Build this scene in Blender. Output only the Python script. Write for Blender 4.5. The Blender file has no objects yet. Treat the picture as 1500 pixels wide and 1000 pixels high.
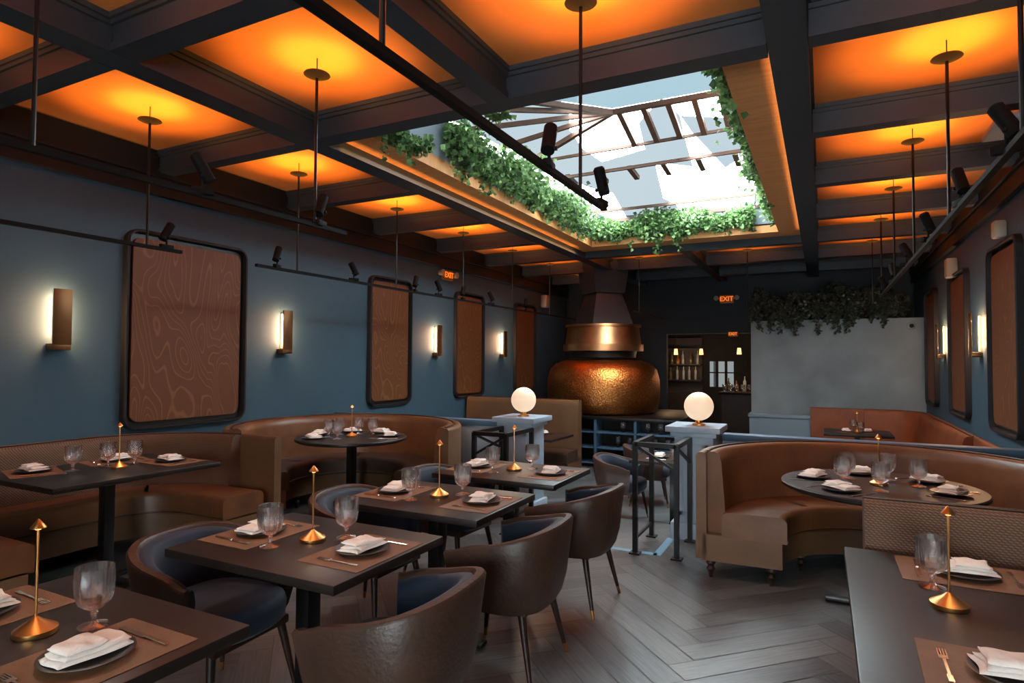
import bpy, bmesh, math, random
from mathutils import Vector, Matrix
random.seed(7)
COL = bpy.context.scene.collection
pi = math.pi
try:
    bpy.context.scene.view_settings.view_transform = 'Standard'
except Exception:
    pass

# ------------------------------------------------------------------ materials
def lin(c):
    o = []
    for v in c:
        v = v / 255.0
        o.append(v / 12.92 if v <= 0.04045 else ((v + 0.055) / 1.055) ** 2.4)
    return (o[0], o[1], o[2], 1.0)

def M(name, col, rough=0.5, metal=0.0, var=0.0, scale=6.0, bump=0.0, bscale=60.0, emit=None, es=0.0,
      spec=0.5, sheen=0.0, coat=0.0, stretch=None, trans=0.0, ior=1.45):
    m = bpy.data.materials.new(name); m.use_nodes = True
    nt = m.node_tree; b = nt.nodes['Principled BSDF']
    b.inputs['Base Color'].default_value = lin(col)
    b.inputs['Roughness'].default_value = rough
    b.inputs['Metallic'].default_value = metal
    b.inputs['Specular IOR Level'].default_value = spec
    b.inputs['Sheen Weight'].default_value = sheen
    b.inputs['Coat Weight'].default_value = coat
    b.inputs['Transmission Weight'].default_value = trans
    b.inputs['IOR'].default_value = ior
    if emit:
        b.inputs['Emission Color'].default_value = lin(emit)
        b.inputs['Emission Strength'].default_value = es
    tc = nt.nodes.new('ShaderNodeTexCoord'); mp = nt.nodes.new('ShaderNodeMapping')
    nt.links.new(tc.outputs['Object'], mp.inputs['Vector'])
    if stretch: mp.inputs['Scale'].default_value = stretch
    if var > 0:
        n = nt.nodes.new('ShaderNodeTexNoise'); n.inputs['Scale'].default_value = scale
        n.inputs['Detail'].default_value = 6
        nt.links.new(mp.outputs['Vector'], n.inputs['Vector'])
        r = nt.nodes.new('ShaderNodeValToRGB')
        c = lin(col)
        r.color_ramp.elements[0].position = 0.3; r.color_ramp.elements[1].position = 0.7
        r.color_ramp.elements[0].color = tuple(max(0, v * (1 - var)) for v in c[:3]) + (1,)
        r.color_ramp.elements[1].color = tuple(min(1, v * (1 + var)) for v in c[:3]) + (1,)
        nt.links.new(n.outputs['Fac'], r.inputs['Fac'])
        nt.links.new(r.outputs['Color'], b.inputs['Base Color'])
    if bump > 0:
        n2 = nt.nodes.new('ShaderNodeTexNoise'); n2.inputs['Scale'].default_value = bscale
        n2.inputs['Detail'].default_value = 4
        nt.links.new(mp.outputs['Vector'], n2.inputs['Vector'])
        bp = nt.nodes.new('ShaderNodeBump'); bp.inputs['Strength'].default_value = bump
        bp.inputs['Distance'].default_value = 0.01
        nt.links.new(n2.outputs['Fac'], bp.inputs['Height'])
        nt.links.new(bp.outputs['Normal'], b.inputs['Normal'])
    return m

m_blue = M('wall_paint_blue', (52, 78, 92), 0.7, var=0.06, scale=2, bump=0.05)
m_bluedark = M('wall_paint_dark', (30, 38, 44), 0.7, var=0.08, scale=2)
m_crown = M('crown_paint_dark', (14, 17, 20), 0.7)
m_beam = M('beam_paint', (44, 52, 59), 0.5, var=0.08, scale=3)
m_coffer = M('coffer_tan', (204, 134, 70), 0.6, var=0.05, scale=3)
m_ring = M('skylight_wood', (226, 156, 92), 0.5, var=0.12, scale=4, stretch=(1, 6, 1))
m_grey = M('plaster_grey', (106, 116, 118), 0.7, var=0.28, scale=1.3, bump=0.06, bscale=6)
m_wain = M('wainscot', (112, 132, 144), 0.5)
m_inlay = M('inlay_teal', (110, 160, 186), 0.4)
m_white = M('newel_paint', (146, 164, 178), 0.45, var=0.03)
m_cap = M('partition_cap', (62, 90, 112), 0.45)
m_black = M('black_metal', (12, 13, 14), 0.4, spec=0.5)
m_matte = M('matte_black', (10, 10, 11), 0.75, spec=0.2)
m_blackwood = M('table_wood_dark', (28, 22, 19), 0.4, var=0.25, scale=5, stretch=(1, 12, 1))
m_leather = M('leather_brown', (62, 43, 33), 0.44, var=0.25, scale=7, bump=0.25, bscale=50)
m_leather2 = M('leather_caramel', (100, 63, 37), 0.38, var=0.25, scale=5, bump=0.25, bscale=12)
m_tan = M('leather_tan_outer', (98, 70, 46), 0.48, var=0.15, scale=4, bump=0.1, bscale=100)
m_rust = M('velvet_rust', (118, 60, 26), 0.6, var=0.2, scale=4)
m_bluevel = M('velvet_navy', (17, 32, 50), 0.7, var=0.25, scale=6, sheen=0.08)
m_leg = M('leg_wood', (42, 26, 19), 0.4, var=0.2, scale=8)
m_tip = M('leg_tip', (150, 100, 56), 0.35, metal=0.6)
m_gold = M('brass', (204, 148, 88), 0.36, metal=1.0, var=0.05)
m_bronze = M('bronze', (122, 86, 54), 0.4, metal=0.8)
m_mat = M('placemat_leather', (116, 82, 56), 0.6, var=0.12, scale=10, bump=0.2, bscale=200)
m_plate = M('stoneware_dark', (46, 45, 46), 0.3, var=0.2, scale=30)
m_napkin = M('linen_cream', (224, 216, 206), 0.85, var=0.05, scale=20, bump=0.2, bscale=90)
m_steel = M('cutlery_steel', (214, 204, 194), 0.22, metal=1.0)
m_plastic = M('cream_plastic', (160, 150, 132), 0.5)
m_rafter = M('rafter_wood', (92, 64, 50), 0.6, var=0.2, scale=5)
m_well = M('well_paint', (130, 140, 148), 0.7)
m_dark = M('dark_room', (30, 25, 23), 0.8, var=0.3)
m_darkwood = M('back_bar_wood', (50, 36, 27), 0.5, var=0.3, scale=4)
m_glow = M('warm_diffuser', (255, 220, 170), 0.5, emit=(255, 196, 130), es=1.3)
m_bulb = M('lamp_bulb', (255, 220, 170), 0.5, emit=(255, 170, 90), es=6)
m_globe = M('globe_glass', (180, 168, 154), 0.35, emit=(255, 220, 184), es=0.75)
m_disc = M('canopy_bronze', (30, 24, 20), 0.6, metal=0.3)
m_exitbody = M('exit_housing', (44, 30, 22), 0.5, emit=(255, 120, 20), es=0.08)
m_exittext = M('exit_letters', (255, 110, 30), 0.5, emit=(255, 128, 36), es=0.95)
m_warmb = M('bar_lamp_glow', (255, 200, 120), 0.5, emit=(255, 190, 120), es=2.5)
m_bottle = M('bottle_glass', (96, 90, 66), 0.1, var=0.3, scale=3)
m_flue = M('flue_paint', (44, 54, 60), 0.4, metal=0.0)
m_pipe = M('piping_leather', (66, 42, 26), 0.4)

def glassmat():
    m = bpy.data.materials.new('crystal'); m.use_nodes = True
    nt = m.node_tree; b = nt.nodes['Principled BSDF']; out = nt.nodes['Material Output']
    b.inputs['Base Color'].default_value = (1, 1, 1, 1)
    b.inputs['Transmission Weight'].default_value = 1.0
    b.inputs['Roughness'].default_value = 0.02
    b.inputs['IOR'].default_value = 1.5
    t = nt.nodes.new('ShaderNodeBsdfTransparent')
    m0 = nt.nodes.new('ShaderNodeMixShader'); m0.inputs[0].default_value = .4
    nt.links.new(b.outputs[0], m0.inputs[1]); nt.links.new(t.outputs[0], m0.inputs[2])
    g = nt.nodes.new('ShaderNodeBsdfGlossy'); g.inputs['Roughness'].default_value = .1; g.inputs['Color'].default_value = (1, 1, 1, 1)
    mx = nt.nodes.new('ShaderNodeMixShader'); mx.inputs[0].default_value = .16
    nt.links.new(m0.outputs[0], mx.inputs[1]); nt.links.new(g.outputs[0], mx.inputs[2]); nt.links.new(mx.outputs[0], out.inputs['Surface'])
    return m
m_glass = glassmat()

def add_pattern(m, kind, scale, strength, dist=0.004, lighten=None):
    nt = m.node_tree; b = nt.nodes['Principled BSDF']
    tc = nt.nodes.new('ShaderNodeTexCoord')
    if kind == 'voronoi':
        t = nt.nodes.new('ShaderNodeTexVoronoi'); t.inputs['Scale'].default_value = scale; out = t.outputs['Distance']
        nt.links.new(tc.outputs['Object'], t.inputs['Vector'])
    elif kind == 'weave':
        w1 = nt.nodes.new('ShaderNodeTexWave'); w2 = nt.nodes.new('ShaderNodeTexWave')
        w1.bands_direction = 'Z'; w2.bands_direction = 'DIAGONAL'
        for w in (w1, w2):
            w.inputs['Scale'].default_value = scale
            nt.links.new(tc.outputs['Object'], w.inputs['Vector'])
        mx = nt.nodes.new('ShaderNodeMath'); mx.operation = 'MULTIPLY'
        nt.links.new(w1.outputs['Fac'], mx.inputs[0]); nt.links.new(w2.outputs['Fac'], mx.inputs[1])
        out = mx.outputs[0]
    else:
        t = nt.nodes.new('ShaderNodeTexNoise'); t.inputs['Scale'].default_value = 1.5
        t.inputs['Detail'].default_value = 1.0; t.inputs['Distortion'].default_value = 0.5
        mp = nt.nodes.new('ShaderNodeMapping'); mp.inputs['Scale'].default_value = (1, 1.7, .6)
        nt.links.new(tc.outputs['Object'], mp.inputs['Vector']); nt.links.new(mp.outputs['Vector'], t.inputs['Vector'])
        a = nt.nodes.new('ShaderNodeMath'); a.operation = 'MULTIPLY'; a.inputs[1].default_value = scale
        nt.links.new(t.outputs['Fac'], a.inputs[0])
        s = nt.nodes.new('ShaderNodeMath'); s.operation = 'SINE'; nt.links.new(a.outputs[0], s.inputs[0])
        out = s.outputs[0]
    if lighten:
        r = nt.nodes.new('ShaderNodeValToRGB')
        r.color_ramp.elements[0].color = lin(lighten[0]); r.color_ramp.elements[1].color = lin(lighten[1])
        r.color_ramp.elements[0].position = lighten[2]; r.color_ramp.elements[1].position = lighten[3]
        nt.links.new(out, r.inputs['Fac']); nt.links.new(r.outputs['Color'], b.inputs['Base Color'])
    bp = nt.nodes.new('ShaderNodeBump'); bp.inputs['Strength'].default_value = strength; bp.inputs['Distance'].default_value = dist
    nt.links.new(out, bp.inputs['Height']); nt.links.new(bp.outputs['Normal'], b.inputs['Normal'])

m_weave = M('woven_fabric', (120, 84, 60), 0.7)
add_pattern(m_weave, 'weave', 34, 0.5, 0.003, lighten=((62, 45, 34), (116, 84, 60), 0.0, 0.5))
m_panel = M('panel_fabric', (118, 66, 34), 0.6)
add_pattern(m_panel, 'contour', 140, 0.12, 0.002, lighten=((96, 54, 24), (118, 76, 42), 0.8, 1.0))
m_copper = M('hammered_copper', (226, 156, 80), 0.36, metal=1.0)
add_pattern(m_copper, 'voronoi', 40, 0.45, 0.01, lighten=((210, 144, 78), (168, 106, 56), 0.1, 0.6))
m_copper2 = M('brass_sheet', (170, 128, 94), 0.36, metal=1.0, var=0.15)

def leafmat(name, c0, c1, tr=0.3):
    m = bpy.data.materials.new(name); m.use_nodes = True
    nt = m.node_tree; b = nt.nodes['Principled BSDF']; out = nt.nodes['Material Output']
    at = nt.nodes.new('ShaderNodeAttribute'); at.attribute_name = 'rnd'
    r = nt.nodes.new('ShaderNodeValToRGB')
    r.color_ramp.elements[0].color = lin(c0); r.color_ramp.elements[1].color = lin(c1)
    nt.links.new(at.outputs['Fac'], r.inputs['Fac']); nt.links.new(r.outputs['Color'], b.inputs['Base Color'])
    b.inputs['Roughness'].default_value = 0.5
    t = nt.nodes.new('ShaderNodeBsdfTranslucent'); nt.links.new(r.outputs['Color'], t.inputs['Color'])
    mx = nt.nodes.new('ShaderNodeMixShader'); mx.inputs[0].default_value = tr
    nt.links.new(b.outputs[0], mx.inputs[1]); nt.links.new(t.outputs[0], mx.inputs[2])
    nt.links.new(mx.outputs[0], out.inputs['Surface'])
    return m
m_ivy = leafmat('ivy_leaves', (28, 68, 28), (142, 176, 110), 0.38)
m_dry = leafmat('dried_leaves', (22, 30, 24), (62, 70, 56), 0.1)

def floormat(name, c0, c1):
    m = bpy.data.materials.new(name); m.use_nodes = True
    nt = m.node_tree; b = nt.nodes['Principled BSDF']
    at = nt.nodes.new('ShaderNodeAttribute'); at.attribute_name = 'rnd'
    uv = nt.nodes.new('ShaderNodeUVMap'); uv.uv_map = 'uv'
    mp = nt.nodes.new('ShaderNodeMapping'); mp.inputs['Scale'].default_value = (1.5, 22, 1)
    n = nt.nodes.new('ShaderNodeTexNoise'); n.inputs['Scale'].default_value = 3; n.inputs['Detail'].default_value = 7
    nt.links.new(uv.outputs[0], mp.inputs[0]); nt.links.new(mp.outputs[0], n.inputs['Vector'])
    ma = nt.nodes.new('ShaderNodeMath'); ma.operation = 'MULTIPLY_ADD'; ma.inputs[1].default_value = 0.42
    ad = nt.nodes.new('ShaderNodeMath'); ad.operation = 'MULTIPLY'; ad.inputs[1].default_value = 0.58
    nt.links.new(n.outputs['Fac'], ad.inputs[0]); nt.links.new(at.outputs['Fac'], ma.inputs[0]); nt.links.new(ad.outputs[0], ma.inputs[2])
    r = nt.nodes.new('ShaderNodeValToRGB')
    r.color_ramp.elements[0].color = lin(c0); r.color_ramp.elements[1].color = lin(c1)
    r.color_ramp.elements[0].position = 0.12; r.color_ramp.elements[1].position = 0.88
    nt.links.new(ma.outputs[0], r.inputs['Fac']); nt.links.new(r.outputs['Color'], b.inputs['Base Color'])
    b.inputs['Roughness'].default_value = 0.34
    bp = nt.nodes.new('ShaderNodeBump'); bp.inputs['Strength'].default_value = 0.2; bp.inputs['Distance'].default_value = 0.004
    nt.links.new(n.outputs['Fac'], bp.inputs['Height']); nt.links.new(bp.outputs['Normal'], b.inputs['Normal'])
    return m
m_floor = floormat('herringbone_oak_grey', (42, 45, 47), (120, 124, 125))

def skyglass(name, ca, cb, p0, p1, mix, sc=1.3):
    m = bpy.data.materials.new(name); m.use_nodes = True
    nt = m.node_tree; nt.nodes.remove(nt.nodes['Principled BSDF']); out = nt.nodes['Material Output']
    tc = nt.nodes.new('ShaderNodeTexCoord')
    n = nt.nodes.new('ShaderNodeTexVoronoi'); n.inputs['Scale'].default_value = sc; n.voronoi_dimensions = '2D'
    mp = nt.nodes.new('ShaderNodeMapping'); mp.inputs['Rotation'].default_value = (0, 0, .6); mp.inputs['Scale'].default_value = (1.6, .6, 1)
    nt.links.new(tc.outputs['Object'], mp.inputs['Vector']); nt.links.new(mp.outputs['Vector'], n.inputs['Vector'])
    sp_ = nt.nodes.new('ShaderNodeSeparateColor'); nt.links.new(n.outputs['Color'], sp_.inputs[0])
    r = nt.nodes.new('ShaderNodeValToRGB')
    r.color_ramp.elements[0].color = ca; r.color_ramp.elements[1].color = cb
    r.color_ramp.elements[0].position = p0; r.color_ramp.elements[1].position = p1
    nt.links.new(sp_.outputs[0], r.inputs['Fac'])
    t = nt.nodes.new('ShaderNodeBsdfTransparent'); nt.links.new(r.outputs['Color'], t.inputs['Color'])
    d = nt.nodes.new('ShaderNodeBsdfTranslucent'); nt.links.new(r.outputs['Color'], d.inputs['Color'])
    mx = nt.nodes.new('ShaderNodeMixShader'); mx.inputs[0].default_value = mix
    nt.links.new(t.outputs[0], mx.inputs[1]); nt.links.new(d.outputs[0], mx.inputs[2])
    nt.links.new(mx.outputs[0], out.inputs['Surface'])
    return m
m_skyglass = skyglass('skylight_glass', (0.018, 0.0195, 0.0205, 1), (0.74, 0.76, 0.76, 1), .46, .49, .1)  # dark cells imitate angular shadows on the panes, painted into the glass colour
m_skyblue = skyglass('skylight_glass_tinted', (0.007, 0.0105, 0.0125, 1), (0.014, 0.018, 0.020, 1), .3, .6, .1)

# ------------------------------------------------------------------ mesh builder
class MB:
    def __init__(s): s.bm = bmesh.new()
    def _bev(s, vs, bev, seg=2):
        if bev > 0:
            es = list({e for v in vs for e in v.link_edges})
            bmesh.ops.bevel(s.bm, geom=es, offset=bev, segments=seg, affect='EDGES', profile=0.5)
    def box(s, c, d, bev=0, rot=None, seg=2):
        mt = Matrix.Translation(c)
        if rot is not None: mt = mt @ rot.to_4x4()
        mt = mt @ Matrix.Diagonal((d[0], d[1], d[2], 1))
        r = bmesh.ops.create_cube(s.bm, size=1, matrix=mt); s._bev(r['verts'], bev, seg); return s
    def box2(s, a, b, bev=0, seg=2):
        return s.box([(a[i] + b[i]) / 2 for i in range(3)], [abs(b[i] - a[i]) for i in range(3)], bev, seg=seg)
    def bar(s, p0, p1, w, h=None, bev=0):
        p0 = Vector(p0); p1 = Vector(p1); d = p1 - p0
        q = d.to_track_quat('Z', 'Y').to_matrix()
        return s.box((p0 + p1) / 2, (w, h or w, d.length), bev, rot=q)
    def cyl(s, p0, p1, r0, r1=None, seg=20):
        p0 = Vector(p0); p1 = Vector(p1); d = p1 - p0
        mt = Matrix.Translation((p0 + p1) / 2) @ d.to_track_quat('Z', 'Y').to_matrix().to_4x4()
        bmesh.ops.create_cone(s.bm, cap_ends=True, segments=seg, radius1=r0, radius2=r0 if r1 is None else r1, depth=d.length, matrix=mt)
        return s
    def sph(s, c, r, sc=(1, 1, 1), u=24, v=14):
        bmesh.ops.create_uvsphere(s.bm, u_segments=u, v_segments=v, radius=r, matrix=Matrix.Translation(c) @ Matrix.Diagonal((sc[0], sc[1], sc[2], 1)))
        return s
    def lathe(s, prof, seg=28, c=(0, 0, 0), mod=None):
        rings = []
        for k, (r, z) in enumerate(prof):
            if r < 1e-5:
                rings.append([s.bm.verts.new((c[0], c[1], c[2] + z))])
            else:
                rings.append([s.bm.verts.new((c[0] + r * (mod(k, i) if mod else 1) * math.cos(2 * pi * i / seg), c[1] + r * (mod(k, i) if mod else 1) * math.sin(2 * pi * i / seg), c[2] + z)) for i in range(seg)])
        for a, b in zip(rings[:-1], rings[1:]):
            for i in range(seg):
                j = (i + 1) % seg
                if len(a) == 1 and len(b) == 1: continue
                if len(a) == 1: s.bm.faces.new((a[0], b[i], b[j]))
                elif len(b) == 1: s.bm.faces.new((a[i], a[j], b[0]))
                else: s.bm.faces.new((a[i], a[j], b[j], b[i]))
        return s
    def sweep(s, path, prof):
        n = len(path); rings = []
        for i in range(n):
            a = Vector(path[max(0, i - 1)]); b = Vector(path[min(n - 1, i + 1)])
            t = (b - a).normalized(); nr = Vector((t.y, -t.x)); p = Vector(path[i])
            rings.append([s.bm.verts.new((p.x + nr.x * u, p.y + nr.y * u, z)) for u, z in prof])
        m = len(prof)
        for a, b in zip(rings[:-1], rings[1:]):
            for i in range(m):
                j = (i + 1) % m; s.bm.faces.new((a[i], b[i], b[j], a[j]))
        s.bm.faces.new(rings[0]); s.bm.faces.new(rings[-1][::-1])
        return s
    def grid(s, rows, close=False):
        vr = [[s.bm.verts.new(p) for p in row] for row in rows]
        for a, b in zip(vr[:-1], vr[1:]):
            for i in range(len(a) - (0 if close else 1)):
                j = (i + 1) % len(a); s.bm.faces.new((a[i], a[j], b[j], b[i]))
        return s
    def obj(s, name, mat, parent=None, loc=(0, 0, 0), rz=0, ang=35, **props):
        bmesh.ops.recalc_face_normals(s.bm, faces=s.bm.faces[:])
        me = bpy.data.meshes.new(name); s.bm.to_mesh(me); s.bm.free()
        me.materials.append(mat)
        me.shade_smooth()
        try: me.set_sharp_from_angle(angle=math.radians(ang))
        except Exception: pass
        return mk(name, me, parent, loc, rz, **props)

KIDS = {}
def mk(name, data, parent=None, loc=(0, 0, 0), rz=0, **props):
    o = bpy.data.objects.new(name, data); COL.objects.link(o)
    o.location = loc; o.rotation_euler = (0, 0, rz)
    if parent is not None:
        o.parent = parent; KIDS.setdefault(parent.name, []).append(o)
    for k, v in props.items(): o[k] = v
    return o
def thing(name, loc, rz, label, category, **props):
    e = mk(name, None, None, loc, rz, label=label, category=category, **props)
    e.empty_display_size = 0.1
    return e
def dup(src, loc, rz=0, **props):
    n = src.copy(); COL.objects.link(n); n.location = loc; n.rotation_euler = (0, 0, rz)
    for k, v in props.items(): n[k] = v
    for ch in KIDS.get(src.name, []):
        c = ch.copy(); c.parent = n; COL.objects.link(c); KIDS.setdefault(n.name, []).append(c)
        for g in KIDS.get(ch.name, []):
            gg = g.copy(); gg.parent = c; COL.objects.link(gg); KIDS.setdefault(c.name, []).append(gg)
    return n
def struct(mb, name, mat, **p):
    return mb.obj(name, mat, kind='structure', **p)

# ------------------------------------------------------------------ room shell
XL, XR, YB, YF, ZC, ZB, ZS, ZL = -5.31, 1.5, 13.3, -2.4, 3.35, 3.15, 3.25, -0.3
SX0, SX1, SY0, SY1 = -3.15, -0.52, 3.68, 8.95
YE = 5.75

def herring(x0, x1, y0, y1, z, name):
    W, n = 0.155, 6
    bm = bmesh.new(); uvl = bm.loops.layers.uv.new('uv'); at = bm.faces.layers.float.new('rnd')
    cx, cy = (x0 + x1) / 2, (y0 + y1) / 2; R = math.hypot(x1 - x0, y1 - y0) / 2 + 1; N = int(R / W) + 2
    c45 = math.sqrt(0.5); g = 0.0028
    def put(px, py, w, h):
        mx, my = px + w / 2, py + h / 2
        wx = cx + (mx - my) * W * c45; wy = cy + (mx + my) * W * c45
        if not (x0 - .8 < wx < x1 + .8 and y0 - .8 < wy < y1 + .8): return
        pts = []
        e = g / W
        for (a, b) in ((px + e, py + e), (px + w - e, py + e), (px + w - e, py + h - e), (px + e, py + h - e)):
            pts.append((cx + (a - b) * W * c45, cy + (a + b) * W * c45, z))
        f = bm.faces.new([bm.verts.new(p) for p in pts])
        rr = random.random(); f[at] = rr; ou = random.random() * 40; ov = random.random() * 40
        uvs = [(0, 0), (w, 0), (w, h), (0, h)]
        for l, (u, v) in zip(f.loops, uvs):
            if h > w: u, v = v, u
            l[uvl].uv = (ou + u * W, ov + v * W)
    for j in range(-N, N):
        for m in range(-N // n, N // n + 1):
            put(j + 2 * n * m, j, n, 1); put(j, j + 1 + 2 * n * m, 1, n)
    for co, no in (((x0, 0, 0), (-1, 0, 0)), ((x1, 0, 0), (1, 0, 0)), ((0, y0, 0), (0, -1, 0)), ((0, y1, 0), (0, 1, 0))):
        bmesh.ops.bisect_plane(bm, geom=bm.verts[:] + bm.edges[:] + bm.faces[:], plane_co=co, plane_no=no, clear_outer=True)
    me = bpy.data.meshes.new(name)
    base = [bm.verts.new((a, b, z - 0.003)) for a, b in ((x0, y0), (x1, y0), (x1, y1), (x0, y1))]
    f = bm.faces.new(base); f[at] = 0.0
    lo = [bm.verts.new((a, b, z - 0.12)) for a, b in ((x0, y0), (x1, y0), (x1, y1), (x0, y1))]
    bm.faces.new(lo[::-1])
    for i in range(4):
        j = (i + 1) % 4; bm.faces.new((base[i], lo[i], lo[j], base[j]))
    bm.to_mesh(me); bm.free(); me.materials.append(m_floor)
    return mk(name, me, kind='structure', label='grey brown wood floor laid in herringbone')
herring(XL, XR, YF, YE, 0, 'floor')
herring(XL, XR, YE, 16.5, ZL, 'floor')
struct(MB().box2((-2.45, 4.78, -.002), (-1.16, 4.84, .002)).box2((-1.19, 4.78, -.002), (-1.13, 5.3, .002)), 'trim_45', m_inlay, label='pale teal line inlaid in the floor')
T = 0.15
struct(MB().box2((XL - T, YF - T, ZL - .1), (XL, YB + T, ZC + .2)), 'wall_left', m_blue, label='blue painted wall with fabric panels')
struct(MB().box2((XR, YF - T, ZL - .1), (XR + T, YB + T, ZC + .2)), 'wall_right', m_blue, label='blue painted wall with fabric panels')
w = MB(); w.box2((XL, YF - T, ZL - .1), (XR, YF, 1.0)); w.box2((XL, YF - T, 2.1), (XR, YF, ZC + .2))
w.box2((XL, YF - T, 1.0), (-.9, YF, 2.1)); w.box2((.9, YF - T, 1.0), (XR, YF, 2.1)); w.box2((-.05, YF - T, 1.0), (.05, YF, 2.1))  # window openings added behind the camera to let in fill light
struct(w, 'wall_front', m_bluedark, label='unseen front wall with window openings added for fill light')
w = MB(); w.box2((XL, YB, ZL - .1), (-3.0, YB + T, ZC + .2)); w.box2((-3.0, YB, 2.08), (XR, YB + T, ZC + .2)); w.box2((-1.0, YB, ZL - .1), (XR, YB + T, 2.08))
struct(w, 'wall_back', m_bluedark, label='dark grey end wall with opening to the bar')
w = MB(); w.box2((-5.0, 16.3, ZL), (-2.6, 16.45, 2.6)); w.box2((-2.0, 16.3, ZL), (1.0, 16.45, 2.6)); w.box2((-2.6, 16.3, ZL), (-2.0, 16.45, .85)); w.box2((-2.6, 16.3, 1.5), (-2.0, 16.45, 2.6))
w.box2((-2.44, 16.33, .85), (-2.38, 16.4, 1.5)); w.box2((-2.22, 16.33, .85), (-2.16, 16.4, 1.5)); w.box2((-2.6, 16.33, 1.2), (-2.0, 16.4, 1.23))
w.box2((-5.15, YB + T, ZL), (-5.0, 16.45, 2.6)); w.box2((1.0, YB + T, ZL), (1.15, 16.45, 2.6)); w.box2((-5.15, YB + T, 2.6), (1.15, 16.45, 2.7))
struct(w, 'wall_bar', m_dark, label='dark walls of the bar room')
m_barwin = skyglass('bar_window_glass', (0.002, 0.002, 0.002, 1), (0.010, 0.0095, 0.009, 1), .4, .6, .1, 8)
me = bpy.data.meshes.new('window_3'); me.from_pydata([(-2.6, 16.42, .85), (-2.0, 16.42, .85), (-2.0, 16.42, 1.5), (-2.6, 16.42, 1.5)], [], [(0, 1, 2, 3)]); me.materials.append(m_barwin)
mk('window_3', me, kind='structure', label='small window in the bar room')
struct(MB().box2((-1.17, 12.0, .53), (XR, YB, 2.24)), 'wall_plaster', m_grey, label='mottled grey plaster half wall')
struct(MB().box2((-1.2, 11.95, ZL), (XR, YB, .53)).box2((-1.22, 11.92, .5), (XR, YB, .56), .01), 'baseboard_plaster', m_wain, label='pale blue wainscot base')
w = MB()
for a, b in (((XL, YF), (SX0 - .25, 16.4)), ((SX1 + .27, YF), (XR, 16.4)), ((SX0 - .25, YF), (SX1 + .27, SY0 - .1)), ((SX0 - .25, SY1 + .3), (SX1 + .27, YB + .1))):
    w.box2((a[0], a[1], ZC), (b[0], b[1], ZC + .15))
struct(w, 'ceiling', m_coffer, label='tan coffered ceiling panels')
w = MB()
w.box2((SX0 - .3, SY0 - .15, ZS), (SX0, SY1 + .35, ZS + .12)); w.box2((SX1, SY0 - .15, ZS), (SX1 + .3, SY1 + .35, ZS + .12))
w.box2((SX0, SY0 - .15, ZS), (SX1, SY0, ZS + .12)); w.box2((SX0, SY1, ZS), (SX1, SY1 + .35, ZS + .12))
struct(w, 'trim_skylight', m_ring, label='wood lined frame around the skylight')
w = MB(); h1 = 3.75
w.box2((SX0 - .1, SY0 - .1, ZS + .1), (SX0, SY1 + .1, h1)); w.box2((SX1, SY0 - .1, ZS + .1), (SX1 + .1, SY1 + .1, h1))
w.box2((SX0, SY0 - .1, ZS + .1), (SX1, SY0, h1)); w.box2((SX0, SY1, ZS + .1), (SX1, SY1 + .1, 3.68))
struct(w, 'wall_skylight', m_well, label='pale skylight shaft walls')
bn = [0]
def beam(a, b, wd=.2):
    bn[0] += 1
    mb = MB()
    for zz0, zz1, k in ((ZB, ZB + .04, 1.0), (ZB + .04, ZC - .055, .78), (ZC - .055, ZC - .03, 1.0), (ZC - .03, ZC + .01, 1.2)):
        ww = wd * k
        if a[0] == b[0]: mb.box2((a[0] - ww / 2, a[1], zz0), (a[0] + ww / 2, b[1], zz1))
        else: mb.box2((a[0], a[1] - ww / 2, zz0), (b[0], a[1] + ww / 2, zz1))
    struct(mb, 'trim_%d' % bn[0], m_beam, label='charcoal painted ceiling beam')
BX = (-3.5, -.15); YS = [.52 - 1.48, .52, 2.0, 3.48, 4.95, 6.4, 7.9, 9.4, 10.9, 12.4]
for x in BX: beam((x, YF), (x, YB), .19)
beam((-1.83, YF), (-1.83, 3.4), .15); beam((-1.83, 9.4), (-1.83, YB), .15)
for y in YS:
    beam((XL, y), (-3.6, y), .13); beam((-.05, y), (XR, y), .13)
    if y < 3.6 or y > 9.0: beam((-3.4, y), (-.25, y), .16)
struct(MB().box2((XL, YF, 2.98), (XL + .04, YB, ZC)).box2((XL, YF, 2.95), (XL + .055, YB, 2.985)).box2((XL, YF, ZB - .03), (XL + .07, YB, ZB + .01)), 'trim_40', m_crown, label='dark crown moulding')
struct(MB().box2((XR - .04, YF, 2.98), (XR, YB, ZC)).box2((XR - .055, YF, 2.95), (XR, YB, 2.985)).box2((XR - .07, YF, ZB - .03), (XR, YB, ZB + .01)), 'trim_41', m_crown, label='dark crown moulding')

# skylight glazing & rafters
A = (SX0, SY0, 3.72); B = (SX1, SY0, 3.72); Cc = (SX1, 6.0, 4.08); D = (-1.9, 6.0, 4.08); E = (SX0, 6.6, 3.9); Fp = (SX1, 6.6, 3.94); G = (SX0, SY1, 3.66); H = (SX1, SY1, 3.66)
def glz(name, vs, fs, mat):
    me = bpy.data.meshes.new(name); me.from_pydata(vs, [], fs); me.materials.append(mat)
    mk(name, me, kind='structure', label='glass roof of the skylight')
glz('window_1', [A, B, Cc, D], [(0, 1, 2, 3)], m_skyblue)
glz('window_2', [A, D, E, Cc, Fp, G, H], [(0, 1, 2), (1, 3, 4, 2), (2, 4, 6, 5)], m_skyglass)
rf = MB()
def L(p, q, t): return tuple(p[i] + (q[i] - p[i]) * t for i in range(3))
def raf(p, q, w=.05, h=.09):
    p = Vector(p); q = Vector(q); dz = Vector((0, 0, -.04)); rf.bar(p + dz, q + dz, w, h)
for p, q in ((A, D), (D, Cc), (D, E), (G, H)): raf(p, q, .05, .05)
raf(E, Fp, .03, .03)
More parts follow.
